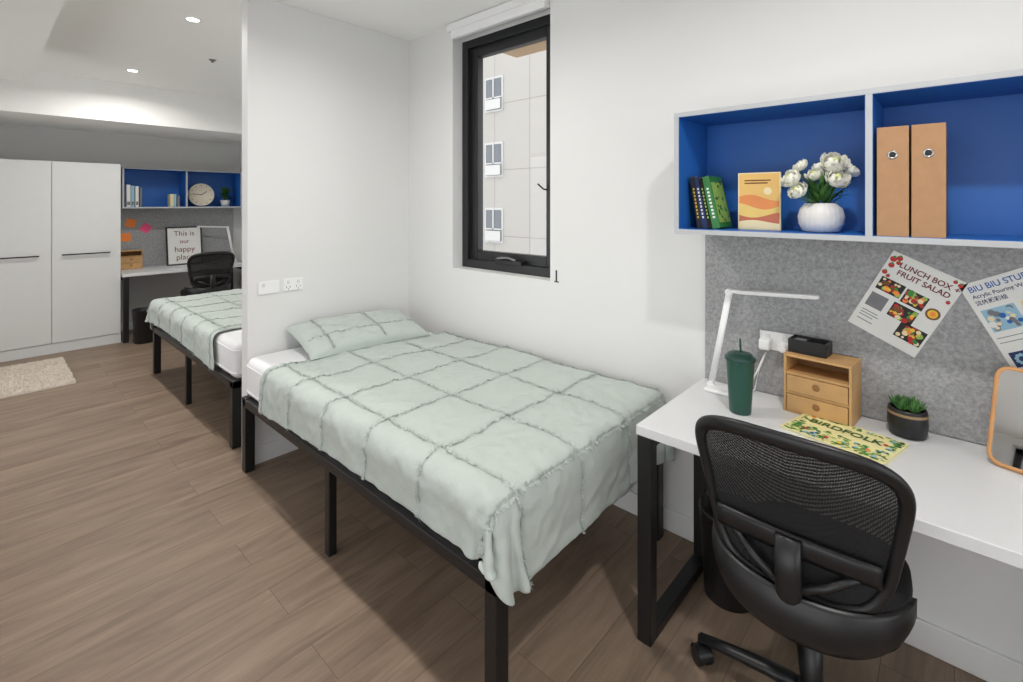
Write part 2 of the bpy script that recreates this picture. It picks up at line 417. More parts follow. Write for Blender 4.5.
# duvet: draped with a cloth simulation, then tufted
X0C,Y0C=0.885,0.76
EX,EY=BX0,BY0+0.01
def drape():
    dx=0.016; nx=79; ny=120
    vs=[];fs=[]
    for j in range(ny):
        for i in range(nx):
            x=X0C+i*dx; y=Y0C+j*dx
            s=(EX-x)/(EX-X0C); t=(EY-y)/(EY-Y0C)
            if s>0 and t>0:
                s,t=s*math.sqrt(1-t*t/2),t*math.sqrt(1-s*s/2)
                k=1-0.50*min(s,t)/0.707
                x=EX-s*k*(EX-X0C); y=EY-t*k*(EY-Y0C)
            f=max(0,(y-1.6)/1.05)
            yy=y-0.11*(x-1.0)*f*f - 0.05*f*f + 0.02*math.sin(x*9)*f*f
            xx=x-0.045*max(0,EX-x)/(EX-X0C)*f*f
            z=MT+0.022+0.006*noise.noise(Vector((x*7,y*7,1)))
            vs.append((xx,yy,z))
    for j in range(ny-1):
        for i in range(nx-1):
            a=j*nx+i; fs.append((a,a+1,a+nx+1,a+nx))
    me=bpy.data.meshes.new('cl'); me.from_pydata(vs,[],fs); me.update()
    ob=bpy.data.objects.new('cl',me); COL.objects.link(ob)
    cols=[]
    def collider(x0,y0,z0,x1,y1,z1,bev):
        c=MB().box(x0,y0,z0,x1,y1,z1,M_sheet).build('col')
        if bev:
            q=c.modifiers.new('b','BEVEL'); q.width=bev; q.segments=4
        c.modifiers.new('Collision','COLLISION'); c.collision.thickness_outer=0.008; c.collision.cloth_friction=25
        cols.append(c)
    collider(BX0,BY0+0.01,0.30,BX1,BY1,MT,0.04)
    collider(W-0.012,-0.5,0.0,W+0.3,3.5,1.5,0)
    md=ob.modifiers.new('Cloth','CLOTH'); s=md.settings
    s.quality=6; s.mass=0.22; s.tension_stiffness=20; s.compression_stiffness=12; s.shear_stiffness=5; s.bending_stiffness=0.3
    s.tension_damping=8; s.compression_damping=8; s.air_damping=2; s.shrink_min=-0.045
    md.collision_settings.distance_min=0.008; md.collision_settings.use_self_collision=False; md.collision_settings.collision_quality=3
    md.point_cache.frame_start=1; md.point_cache.frame_end=60
    scene.frame_start=1; scene.frame_end=60
    for f in range(1,49): scene.frame_set(f)
    dg=bpy.context.evaluated_depsgraph_get()
    ev=ob.evaluated_get(dg); m2=bpy.data.meshes.new_from_object(ev)
    P=[v.co.copy() for v in m2.vertices]
    m2.update()
    Nn=[v.normal.copy() for v in m2.vertices]
    for c in cols: bpy.data.objects.remove(c)
    bpy.data.objects.remove(ob); scene.frame_set(1)
    return nx,ny,P,Nn,fs
nx,ny,P,Nn,qf=drape()
print('DRAPE', min(p.z for p in P), max(p.z for p in P), min(p.x for p in P), min(p.y for p in P), max(p.y for p in P))
STEP=20; OI=15; OJ=16
def duvet(name, mir):
    Q=[]
    for j in range(ny):
        for i in range(nx):
            k=j*nx+i; p=P[k]; n=Nn[k]
            if n.z< -0.2: n=-n
            fa=((i-OI)%STEP)/STEP; fb=((j-OJ)%STEP)/STEP
            pf=0.007*(max(0,math.sin(math.pi*fa)*math.sin(math.pi*fb)))**0.45
            pf+=0.008*noise.noise(Vector((p.x*7,p.y*7,p.z*7)))
            da=min(fa,1-fa); db=min(fb,1-fb)
            pf+=0.012*abs(noise.noise(Vector((p.x*12,p.y*26,p.z*12))))*math.exp(-da*5)
            pf+=0.012*abs(noise.noise(Vector((p.x*26+9,p.y*12,p.z*26))))*math.exp(-db*5)
            pf+=0.005*noise.noise(Vector((p.x*28,p.y*28,p.z*28)))
            rg=1-abs(noise.noise(Vector((p.x*8+3,p.y*13,p.z*9))))*4
            pf+=0.005*max(0,rg)**2
            if fa==0 or fb==0: pf+=0.002
            q=p+n*(pf+0.003)
            q.x+=0.008*noise.noise(Vector((p.x*4,p.y*7,3))); q.y+=0.008*noise.noise(Vector((p.x*7,p.y*4,7)))
            q.x=min(q.x,W-0.004)
            Q.append(q)
    g=G(name,(1.5,1.8,MT))
    if mir: g.location=(1.5+FXO,FOFF-1.8,MT)
    def tr(q):
        r=q-Vector((1.5,1.8,MT))
        if mir: r=Vector((r.x,-r.y,r.z))
        return r
    b=MB(); fs=[tuple(reversed(f)) for f in qf] if mir else qf
    b.add([tr(q) for q in Q],fs,M_duvet,True); b.build('cover',g,subsurf=1,solid=0.012,soff=-1)
    t=MB(); vs=[];ff=[]
    rnd=random.Random(3)
    def tuft(p0,p1,n,m):
        for k in range(m):
            a=(k+rnd.random())/m; p=p0.lerp(p1,a); T=(p1-p0).normalized(); B=n.cross(T).normalized()
            sd=rnd.choice((-1,1)); h=rnd.uniform(0.003,0.008); w=rnd.uniform(0.0010,0.0028)
            o=B*sd*rnd.uniform(0.003,0.016)+T*rnd.uniform(-0.006,0.006)
            i0=len(vs); vs.extend([tr(p-T*w),tr(p+T*w),tr(p+T*w*0.6+n*h+o),tr(p-T*w*0.6+n*h+o)]); ff.append((i0,i0+1,i0+2,i0+3))
    for j in range(ny):
        for i in range(nx):
            k=j*nx+i
            n=Nn[k] if Nn[k].z>-0.2 else -Nn[k]
            if (i-OI)%STEP==0 and j<ny-1: tuft(Q[k],Q[k+nx],n,9)
            if (j-OJ)%STEP==0 and i<nx-1: tuft(Q[k],Q[k+1],n,9)
    t.add(vs,ff,M_tuft,True); t.build('fringe',g)
    return g
duvet('tufted_duvet',False); duvet('tufted_duvet',True)

# pillow
def pillow(name, loc, rot, w=0.76, d=0.43, t=0.064):
    g=G(name,loc,rot)
    def surf(sg):
        def fn(u,v):
            a=2*u-1; c=2*v-1
            e=max(0,(1-abs(a)**3.2))*max(0,(1-abs(c)**3.0))
            h=t*e**0.42
            x=a*w/2*(1-0.06*(1-c*c)*abs(a)**6); y=c*d/2*(1-0.08*(1-a*a)*abs(c)**6)
            wr=0.012*noise.noise(Vector((a*3.2,c*3.0,sg)))+0.009*noise.noise(Vector((a*9,c*6,sg+4)))
            return (x,y,sg*h+wr*e**0.3)
        return fn
    b=MB(); b.patch(surf(1),56,40,M_duvet)
    f2=surf(-1); b.patch(lambda u,v:f2(1-u,v),56,40,M_duvet); b.build('cushion_body',g,subsurf=1)
    vs=[];ff=[];rnd=random.Random(5); f=surf(1)
    def line(fix,axis):
        for k in range(260):
            q=rnd.uniform(0.04,0.96); u,v=(fix,q) if axis else (q,fix)
            p=Vector(f(u,v)); i0=len(vs); w_=0.002; o=Vector((rnd.uniform(-.012,.012),rnd.uniform(-.012,.012),0.005))
            T=Vector((0,w_,0)) if axis else Vector((w_,0,0))
            vs.extend([p-T,p+T,p+T+o,p-T+o]); ff.append((i0,i0+1,i0+2,i0+3))
    for a in (0.18,0.60): line(a,True)
    for c in (0.35,): line(c,False)
    b=MB(); b.add(vs,ff,M_tuft,True); b.build('fringe',g)
pillow('pillow',(1.60,2.722,MT+0.072),(math.radians(12),0,math.radians(-5)))
pillow('pillow',(1.64,FOFF-2.722,MT+0.072),(math.radians(-12),0,math.radians(5)))

# ------------------------------------------------------------ partition power points
def plate(g, rockers):
    b=MB(); b.box(-0.06,-0.008,-0.037,0.06,0,0.037,M_plast); b.build('plate',g,bevel=0.003)
    b=MB()
    for x in rockers: b.box(x-0.007,-0.012,0.006,x+0.007,-0.007,0.026,M_white)
    b.build('rockers',g,bevel=0.001)
def slots(g):
    b=MB()
    for x in (-0.03,0.03):
        b.box(x-0.012,-0.0085,-0.018,x-0.009,-0.007,-0.008,M_ink); b.box(x+0.009,-0.0085,-0.018,x+0.012,-0.007,-0.008,M_ink)
        b.box(x-0.0015,-0.0085,-0.030,x+0.0015,-0.007,-0.022,M_ink)
    b.build('socket_slots',g)
g=G('light_switch',(1.155,PART,1.008)); plate(g,(-0.03,))
g=G('power_socket',(1.297,PART,1.010)); plate(g,(-0.03,0.03)); slots(g)

# ------------------------------------------------------------ desk + hutch
def desk(loc,rz,w=1.24,d=0.62):
    g=G('study_desk',loc,(0,0,rz))
    MB().box(0,-d,0.707,w,-0.014,0.74,M_white).build('desktop',g,bevel=0.002)
    b=MB(); t=0.05
    for x in (0.003,w-t-0.003):
        b.box(x,-d+0.002,0,x+t,-d+t,0.706,M_black); b.box(x,-0.08-t,0,x+t,-0.08,0.706,M_black)
        b.box(x,-d+t,0,x+t,-0.08-t,t*0.8,M_black); b.box(x,-d+t,0.706-t*0.8,x+t,-0.08-t,0.706,M_black)
    b.box(t,-0.12,0.666,w-t,-0.09,0.706,M_black)
    b.build('leg_frame',g,bevel=0.003)
def hutch(loc,rz,z0=1.383,h=0.468,w=1.24,d=0.305,t=0.018):
    g=G('hanging_bookshelf',loc,(0,0,rz))
    b=MB()
    b.box(0,-d,z0,w,0,z0+t,M_edge); b.box(0,-d,z0+h-t,w,0,z0+h,M_edge)
    b.box(0,-d,z0+t,t,0,z0+h-t,M_edge); b.box(w-t,-d,z0+t,w,0,z0+h-t,M_edge)
    b.box(w/2-t/2,-d,z0+t,w/2+t/2,0,z0+h-t,M_edge); b.build('carcass',g,bevel=0.001)
    b=MB(); e=0.0012
    b.box(t,-0.008,z0+t,w-t,-0.001,z0+h-t,M_blue)
    for a,c in ((t,w/2-t/2),(w/2+t/2,w-t)):
        b.box(a,-d+0.002,z0+t,a+e,-0.008,z0+h-t,M_blue); b.box(c-e,-d+0.002,z0+t,c,-0.008,z0+h-t,M_blue)
        b.box(a,-d+0.002,z0+t,c,-0.008,z0+t+e,M_blue); b.box(a,-d+0.002,z0+h-t-e,c,-0.008,z0+h-t,M_blue)
    b.build('blue_lining',g)
def feltboard(loc,rz,z0,z1,w=1.24):
    g=G('felt_pinboard',loc,(0,0,rz)); MB().box(0,-0.012,z0,w,0,z1,M_felt).build('felt',g)
NY=0.812
desk((W,NY,0),R90); hutch((W,NY+0.003,0),R90,z0=1.384,h=0.472); feltboard((W,NY-0.008,0),R90,0.742,1.383)
FX=1.10
desk((1.056,BACK,0),0,w=1.24); hutch((FX,BACK,0),0,z0=1.44,w=1.24); feltboard((FX-0.03,BACK,0),0,0.742,1.439,w=1.26)
SB=1.384+0.018+0.0012   # shelf floor
DT=0.74

def desk_lamp(loc,rz,s=1.0):
    g=G('desk_lamp',loc,(0,0,rz)); g.scale=(s,s,s)
    b=MB(); b.box(-0.055,-0.06,0,0.055,0.05,0.016,M_plast); b.build('base',g,bevel=0.012,bseg=4)
    b=MB(); b.tube([(-0.045,0,0.014),(0.028,0,0.405)],0.013,M_plast,seg=12,up=(0,1,0),r2=0.007); b.cyl((0.026,-0.012,0.405),(0.026,0.012,0.405),0.013,M_plast); b.cyl((-0.045,-0.012,0.018),(-0.045,0.012,0.018),0.014,M_plast)
    b.build('arm',g)
    b=MB(); M=Matrix.Translation((0.03,0,0.408))@Matrix.Rotation(math.radians(-3),4,'Y'); b.box(0,-0.018,-0.006,0.31,0.018,0.008,M_plast,M); b.build('lamp_head',g,bevel=0.004)
    b=MB(); b.box(0.03,-0.013,-0.0075,0.30,0.013,-0.006,M_led,M); b.build('led_strip',g)
desk_lamp((2.045,0.70,DT),R90)
g=G('power_cord',(2.09,0.62,DT)); b=MB()
b.tube([(-0.02,0.02,0.003),(0.0,0.01,0.003),(0.012,-0.005,0.02),(0.02,-0.03,0.08),(0.022,-0.06,0.16)],0.0028,M_plast,seg=8)
b.tube([(-0.0,0.01,0.003),(-0.02,-0.01,0.003),(0.0,-0.03,0.02),(0.018,-0.04,0.09),(0.022,-0.065,0.17)],0.0025,M_plast,seg=8); b.build('cord',g)
g=G('power_socket',(W-0.012,0.523,0.955),(0,0,R90)); plate(g,(-0.03,0.03)); slots(g)
b=MB(); b.box(-0.052,-0.055,-0.03,-0.012,-0.008,0.012,M_plast); b.build('usb_adaptor',g,bevel=0.006)
b=MB(); b.lathe([(0.017,0),(0.019,0.025),(0.013,0.04)],M_plast,M=Matrix.Translation((0.03,-0.008,-0.015))@Matrix.Rotation(math.pi/2,4,'X')); b.build('plug',g)

g=G('tumbler_with_straw',(1.88,0.580,DT))
b=MB(); b.lathe([(0.034,0),(0.037,0.004),(0.040,0.06),(0.048,0.19),(0.050,0.196)],M_green,seg=40)
b.lathe([(0.052,0.192),(0.053,0.200),(0.050,0.204),(0.044,0.206),(0.040,0.214),(0.02,0.216),(0.0001,0.216)],M_dgreen,seg=40); b.build('cup',g)
b=MB(); b.cyl((0.005,-0.004,0.10),(0.012,0.004,0.265),0.0035,M_dgreen,seg=12); b.build('straw',g)

def organiser(loc,rz,s=1.0):
    g=G('bamboo_drawer_organiser',loc,(0,0,rz)); g.scale=(s,s,s)
    w,d,h,t=0.195,0.125,0.195,0.008
    b=MB(); b.box(-w/2,-d/2,0,-w/2+t,d/2,h,M_bamboo); b.box(w/2-t,-d/2,0,w/2,d/2,h,M_bamboo)
    for z in (0,0.064,0.128,h-t): b.box(-w/2+t,-d/2,z,w/2-t,d/2,z+t,M_bamboo)
    b.box(-w/2+t,d/2-t,0,w/2-t,d/2,h,M_bamboo2); b.build('case',g,bevel=0.001)
    for i,z in enumerate((0.009,0.073)):
        b=MB(); b.box(-w/2+t+0.002,-d/2-0.003,z,w/2-t-0.002,-d/2+0.008,z+0.053,M_bamboo); b.box(-w/2+t+0.004,-d/2+0.008,z,w/2-t-0.004,d/2-0.02,z+0.01,M_bamboo2)
        b.lathe([(0.011,0),(0.011,0.002),(0.0001,0.002)],M_bamboo2,M=Matrix.Translation((0,-d/2-0.003,z+0.03))@Matrix.Rotation(math.pi/2,4,'X')); b.build('drawer_%d'%(i+1),g,bevel=0.001)
organiser((2.062,0.356,DT),R90-0.08,1.08)
g=G('black_desk_tray',(2.07,0.395,DT+0.195*1.08),(0,0,R90-0.08))
b=MB(); w,d,h,t=0.062,0.04,0.05,0.005
b.box(-w,-d,0,w,d,t,M_chair); b.box(-w,-d,t,w,-d+t,h,M_chair); b.box(-w,d-t,t,w,d,h,M_chair); b.box(-w,-d+t,t,-w+t,d-t,h,M_chair); b.box(w-t,-d+t,t,w,d-t,h,M_chair)
b.box(-0.01,-d+t,t,-0.006,d-t,h-0.004,M_chair); b.build('tray_body',g,bevel=0.003)
b=MB(); b.box(-w+t+0.002,-d+t+0.002,t,-0.012,d-t-0.002,h-0.01,M_gry); b.build('note_block',g)

def leafpts(b, base, direction, L, wd, th, m, curve=0.25):
    D=Vector(direction).normalized(); S=D.cross(Vector((0,0,1)))
    S = S.normalized() if S.length>1e-3 else Vector((1,0,0)); U=S.cross(D).normalized(); base=Vector(base)
    def fn(u,v):
        a=2*math.pi*u; prof=math.sin(math.pi*min(1,v*0.93+0.07))**0.8 * (1-0.35*v)
        return base+D*(L*v)+U*(curve*L*v*v)+S*(wd*prof*math.cos(a))+U*(th*prof*math.sin(a))
    b.patch(fn,8,6,m)
g=G('potted_succulent',(2.065,0.115,DT)); g.scale=(0.90,0.90,0.98)
b=MB(); b.lathe([(0.040,0),(0.054,0.004),(0.060,0.04),(0.058,0.085),(0.056,0.092),(0.050,0.092),(0.050,0.078)],M_pot,seg=40); b.lathe([(0.0001,0.080),(0.050,0.080)],M_soil,cap=False)
b.build('pot',g); b=MB(); b.lathe([(0.0592,0.072),(0.0600,0.077),(0.0592,0.081)],M_potband,seg=40,cap=False); b.build('band',g)
b=MB(); rnd=random.Random(2)
for cx,cy in ((0,0),(0.026,0.012),(-0.024,0.015),(0.008,-0.028),(-0.022,-0.02),(0.03,-0.018),(0.01,0.03)):
    for ly in range(3):
        n=7
        for k in range(n):
            a=2*math.pi*(k+0.5*ly)/n+rnd.random()*0.3; el=math.radians(25+25*ly)
            leafpts(b,(cx,cy,0.085),(math.cos(a)*math.cos(el),math.sin(a)*math.cos(el),math.sin(el)),rnd.uniform(0.028,0.044),0.007,0.003,M_leaf if rnd.random()<0.6 else M_leaf2,0.3)
b.build('leaves',g)

def disc(b,x,z,r,m,y=-0.001,M=None,seg=14,ry=None):
    ry=ry or r
    vs=[(x+r*math.cos(2*math.pi*k/seg),y,z+ry*math.sin(2*math.pi*k/seg)) for k in range(seg)]
    b.add(vs,[tuple(range(seg))],m,False,M)
g=G('picture_book',(1.900,0.272,DT),(0,0,R90-math.radians(13)))
b=MB(); w,d=0.148,0.102
b.box(-w+0.002,-d+0.002,0.001,w-0.002,d-0.002,0.007,M_paper); b.build('pages',g)
b=MB(); b.box(-w,-d,0.0,w,d,0.001,M_cyel); b.box(-w,-d,0.007,w,d,0.0085,M_cyel); b.build('cover',g)
b=MB(); rnd=random.Random(9); MX=Matrix.Rotation(-math.pi/2,4,'X')
for k in range(340):
    q=rnd.random()
    if q<0.55: x=rnd.uniform(-w+0.009,w-0.009); z=rnd.uniform(-d+0.009,-d+0.085)
    elif q<0.8: x=rnd.choice((-1,1))*rnd.uniform(w-0.035,w-0.009); z=rnd.uniform(-d+0.01,d-0.01)
    else: x=rnd.uniform(-w+0.009,w-0.009); z=rnd.uniform(d-0.03,d-0.009)
    r=rnd.uniform(0.003,0.009)
    disc(b,x,z,r,rnd.choice([M_grn,M_grn,M_leaf,M_leaf2,M_leaf2,M_lgrn,M_cyel,M_ltblue]),-0.0087-0.000004*k,MX,seg=8,ry=r*rnd.uniform(0.4,1))
for x,z,m in ((-0.09,-0.05,M_red),(-0.06,-0.07,M_inkblue),(0.09,-0.05,M_org),(0.02,-0.07,M_yel),(-0.02,-0.065,M_red),(0.06,-0.06,M_ltblue),(-0.11,0.06,M_org),(0.11,0.03,M_red)):
    disc(b,x,z,0.007,m,-0.0102,MX)
b.build('cover_art',g)
text('BIRDFOLK',0.046,-0.003,0.028,0.0105,M_leaf2,g,rot=(0,0,0),bold=0.0008)

g=G('tabletop_mirror',(1.970,-0.168,DT),(0,0,R90-math.radians(16)))
def rrect(w,z0,z1,r,n=6):
    pts=[]
    for cx,cz,a0 in ((w-r,z1-r,0),(-w+r,z1-r,90),(-w+r,z0+r,180),(w-r,z0+r,270)):
        for k in range(n+1):
            a=math.radians(a0+90*k/n); pts.append((cx+r*math.cos(a),cz+r*math.sin(a)))
    return pts
MM=Matrix.Rotation(math.radians(-20),4,'X')
b=MB(); pts=rrect(0.10,0.008,0.285,0.03); b.tube([(x,0,z) for x,z in pts],0.0065,M_wood,seg=8,closed=True,up=(0,1,0),M=MM); b.build('wood_frame',g)
b=MB(); b.add([(x,-0.003,z) for x,z in pts],[tuple(reversed(range(len(pts))))],M_mirror,False,MM); b.add([(x,0.004,z) for x,z in pts],[tuple(range(len(pts)))],M_wood,False,MM); b.build('mirror_face',g)
b=MB(); b.tube([(0,0.08,0.22),(0,0.125,0.006)],0.006,M_wood,seg=8); b.build('prop_stand',g)

def poster(name,y,z,tilt):
    g=G(name,(W-0.0135,y,z),(0,math.radians(tilt),R90))
    b=MB(); b.box(-0.105,-0.0008,-0.1485,0.105,0,0.1485,M_paper); b.build('sheet',g); return g
g=poster('lunch_box_poster',0.128,1.160,26.5)
text('LUNCH BOX +',0.0255,0.016,-0.0012,0.113,M_dred,g,bold=0.0005,sx=1.0); text('FRUIT SALAD',0.0255,0.012,-0.0012,0.086,M_dred,g,bold=0.0005,sx=1.0)
b=MB()
b.box(-0.092,-0.0012,-0.062,-0.040,-0.0008,-0.010,M_gry)
def lunch(cx,cz,w,h):
    b.box(cx-w,-0.0011,cz-h,cx+w,-0.0008,cz+h,M_ink)
    rr=random.Random(int((cx+1)*1000+cz*777))
    for k in range(30): disc(b,cx+rr.uniform(-w*.82,w*.82),cz+rr.uniform(-h*.78,h*.78),rr.uniform(0.004,0.009),rr.choice([M_red,M_yel,M_grn,M_brown,M_cream,M_org,M_lgrn]),-0.0012-0.00001*k)
lunch(-0.056,0.030,0.036,0.024); lunch(0.018,0.026,0.032,0.025); lunch(0.012,-0.034,0.036,0.026); lunch(0.060,-0.085,0.038,0.028)
disc(b,0.078,0.010,0.020,M_brown,-0.0011); disc(b,0.078,0.010,0.014,M_yel,-0.0012); disc(b,0.078,0.010,0.008,M_org,-0.0013)
for x,z,r in ((-0.092,0.122,0.010),(-0.078,0.132,0.009),(-0.088,0.100,0.009),(-0.074,0.116,0.007),(0.094,0.132,0.007),(0.092,0.066,0.006),(0.078,0.136,0.006),(-0.094,0.070,0.008),(-0.080,0.062,0.006)):
    disc(b,x,z,r,M_red,-0.0011); disc(b,x,z+r*0.8,r*0.45,M_grn,-0.0012)
for z,w in ((-0.080,0.03),(-0.090,0.034),(-0.100,0.026),(-0.116,0.03)): b.box(-0.090,-0.001,z-0.0015,-0.090+w*1.6,-0.0008,z+0.0015,M_gry)
b.build('print',g)
g=poster('art_workshop_poster',-0.169,1.150,-27)
text('BIU BIU STUDIO',0.0255,-0.001,-0.0012,0.126,M_inkblue,g,bold=0.0003,sx=0.96); text('Acrylic Pouring Workshop',0.0165,0,-0.0012,0.103,M_navy,g,bold=0.0002)
text('流体熊彩绘',0.016,-0.052,-0.0012,0.082,M_navy,g,bold=0.0002)
b=MB()
b.box(-0.092,-0.0012,-0.01,-0.01,-0.0008,0.06,M_ltblue); b.box(0.005,-0.0012,-0.01,0.09,-0.0008,0.06,M_cream)
rr=random.Random(4)
for k in range(22): disc(b,rr.uniform(-0.085,-0.018),rr.uniform(-0.002,0.052),rr.uniform(0.004,0.010),rr.choice([M_ltblue,M_inkblue,M_gry,M_paper,M_cream]),-0.0013-0.00001*k)
for k in range(18): disc(b,rr.uniform(0.012,0.082),rr.uniform(-0.002,0.052),rr.uniform(0.004,0.010),rr.choice([M_pink,M_org,M_yel,M_brown]),-0.0013-0.00001*k)
b.box(-0.092,-0.0012,-0.12,-0.045,-0.0008,-0.075,M_navy)
for k in range(9): disc(b,-0.069+0.012*math.cos(k*0.7),-0.098+0.012*math.sin(k*0.7),0.005,M_ltblue,-0.0014)
b.box(-0.095,-0.0012,-0.03,-0.02,-0.0008,-0.028,M_gry); b.box(-0.095,-0.0012,-0.045,0.0,-0.0008,-0.043,M_gry)
b.build('print',g)

g=G('leaning_books',(1.985,0.760,SB),(0,0,R90))
rows=[(0.018,0.205,M_ink,M_yel),(0.020,0.205,M_navy,M_paper),(0.016,0.20,M_screen,M_lgrn),(0.028,0.205,mat('green_cover',(48,120,56),0.5),M_paper)]
x=-0.012
for k,(t,h,m,m2) in enumerate(rows):
    a=math.radians(-9-k*1.2)
    M=Matrix.Translation((x+0.022,0,0))@Matrix.Rotation(a,4,'Y')
    b=MB(); b.box(0,-0.07,0,t,0.07,h,m,M); b.box(0.002,-0.068,h-0.001,t-0.002,0.069,h+0.0005,M_paper,M)
    for q in range(9): b.box(t*0.35,-0.0712,0.04+q*0.014,t*0.65,-0.07,0.048+q*0.014,m2,M)
    if k==3:
        b.box(t,-0.06,0.02,t+0.0008,0.06,0.18,M_lgrn,M)
        for q in range(22):
            yy=random.uniform(-0.062,0.05); zz=random.uniform(0.012,0.18); b.box(t,yy,zz,t+0.0012,yy+random.uniform(.006,.02),zz+random.uniform(.006,.02),random.choice([M_ink,M_grn,M_leaf2]),M)
    b.build('book_%d'%(k+1),g)
    x+=t/math.cos(a)+0.0015
g=G('sunset_cover_book',(1.99,0.545,SB),(0,0,R90+0.05))
b=MB(); w,h=0.073,0.215
b.box(-w,-0.009,0,w,0.009,h,M_cream)
b.box(-w+0.004,-0.0092,0.004,w-0.004,-0.009,h-0.004,mat('cover_gold',(226,184,106),0.5))
def wave(z0,z1,m,y,ph):
    b.patch(lambda u,v:(-w+0.004+2*(w-0.004)*u, y, (0.004 if v<0.5 else z0+z1*math.sin(u*4.5+ph))),16,1,m)
wave(0.12,0.012,mat('cover_orange',(222,138,76),0.5),-0.0096,0.4); wave(0.088,0.012,mat('cover_straw',(226,194,110),0.5),-0.0099,1.8); wave(0.055,0.010,mat('cover_rust',(190,104,74),0.5),-0.0102,3.1); wave(0.03,0.006,M_cream,-0.0105,0)
disc(b,0.03,0.145,0.014,M_cream,-0.0096)
b.box(-0.05,-0.0096,0.183,0.04,-0.0092,0.188,M_brown); b.box(-0.05,-0.0096,0.173,0.03,-0.0092,0.178,M_brown); b.build('book_body',g)

g=G('vase_of_ranunculus',(1.955,0.340,SB))
b=MB(); prof=[(0.038,0),(0.055,0.006),(0.066,0.03),(0.069,0.055),(0.062,0.082),(0.050,0.096),(0.048,0.100),(0.043,0.098),(0.045,0.085)]
vs=[];seg=96
for i in range(seg):
    a=2*math.pi*i/seg; k=1+0.010*math.cos(a*24)
    for r,z in prof: vs.append((r*k*math.cos(a),r*k*math.sin(a),z))
n=len(prof); fs=[(i*n+q,((i+1)%seg)*n+q,((i+1)%seg)*n+q+1,i*n+q+1) for i in range(seg) for q in range(n-1)]
b.add(vs,fs,M_vase,True); b.add([vs[i*n] for i in range(seg)],[tuple(reversed(range(seg)))],M_vase); b.lathe([(0.0001,0.085),(0.045,0.085)],M_soil,cap=False); b.build('ribbed_vase',g)
def flower(b,c,R,axis,rnd):
    c=Vector(c); Q=Vector(axis).normalized().to_track_quat('Z','Y').to_matrix().to_4x4(); M0=Matrix.Translation(c)@Q
    for ly,(n,rr,open_) in enumerate(((6,1.0,1.75),(6,0.88,1.5),(5,0.72,1.25),(5,0.55,1.05),(4,0.38,0.85))):
        for k in range(n):
            a0=2*math.pi*(k+0.5*(ly%2))/n+rnd.uniform(-.2,.2); Rk=R*rr*rnd.uniform(0.93,1.05); half=math.pi/n*1.35
            def fn(u,v,a0=a0,Rk=Rk,half=half,open_=open_):
                s=(u-0.5)*2; th=math.pi*0.98-v*(math.pi-open_+0.35)
                edge=1-0.22*s*s*v; th2=math.pi*0.98-(math.pi*0.98-(th))*edge
                az=a0+s*half*math.sin(math.pi*(0.12+0.78*v))**0.6
                r=Rk*(1+0.12*v*v)
                return (r*math.sin(th2)*math.cos(az), r*math.sin(th2)*math.sin(az), -r*0.85*math.cos(math.pi-th2))
            b.patch(fn,6,7,M_petal,M0)
    b.sphere((0,0,R*0.1),R*0.3,M_petalc,M=M0,seg=10,rings=6)
b=MB(); st=MB(); lf=MB(); rnd=random.Random(11)
for (x,y,z,R) in ((-0.03,-0.045,0.240,0.040),(-0.045,-0.055,0.185,0.036),(-0.045,0.085,0.190,0.033),(-0.01,0.062,0.235,0.024),(0.03,0.0,0.225,0.032),(-0.06,0.060,0.145,0.030),(0.02,-0.085,0.215,0.028),(-0.03,0.015,0.200,0.026)):
    flower(b,(x,y,z),R,(x*1.0-0.02,y*0.8,0.07),rnd); st.tube([(x*0.2,y*0.2,0.08),(x*0.6,y*0.6,0.12),(x,y,z-R*0.6)],0.002,M_leaf,seg=6)
for k in range(60):
    a=rnd.random()*2*math.pi; el=rnd.uniform(0.2,1.25)
    leafpts(lf,(0.02*math.cos(a),0.02*math.sin(a),rnd.uniform(0.09,0.14)),(math.cos(a)*math.cos(el),math.sin(a)*math.cos(el),math.sin(el)),rnd.uniform(0.05,0.09),0.010,0.0012,rnd.choice([M_leaf,M_leaf,M_leaf2]),rnd.uniform(-0.3,0.3))
b.build('blossoms',g); st.build('stems',g); lf.build('leaves',g)

def binder(y):
    g=G('kraft_lever_arch_file',(1.852,y,SB),(0,0,R90)); b=MB(); h=0.330
    b.box(-0.038,0.0,0,0.038,0.002,h,M_kraft); b.box(-0.038,0.002,0,-0.036,0.265,h,M_kraft); b.box(0.036,0.002,0,0.038,0.265,h,M_kraft); b.build('cover',g,bevel=0.0008)
    b=MB(); b.box(-0.033,0.03,0.005,0.03,0.25,h-0.015,M_paper); b.build('papers',g)
    b=MB(); b.lathe([(0.008,0),(0.008,0.0025),(0.0125,0.0025),(0.0125,0)],M_metal,M=Matrix.Translation((0,0,h-0.085))@Matrix.Rotation(math.pi/2,4,'X'),cap=False); b.lathe([(0.0001,0.0008),(0.008,0.0008)],M_ink,M=Matrix.Translation((0,0,h-0.085))@Matrix.Rotation(math.pi/2,4,'X'),cap=False); b.build('finger_ring',g)
binder(0.138); binder(0.056)

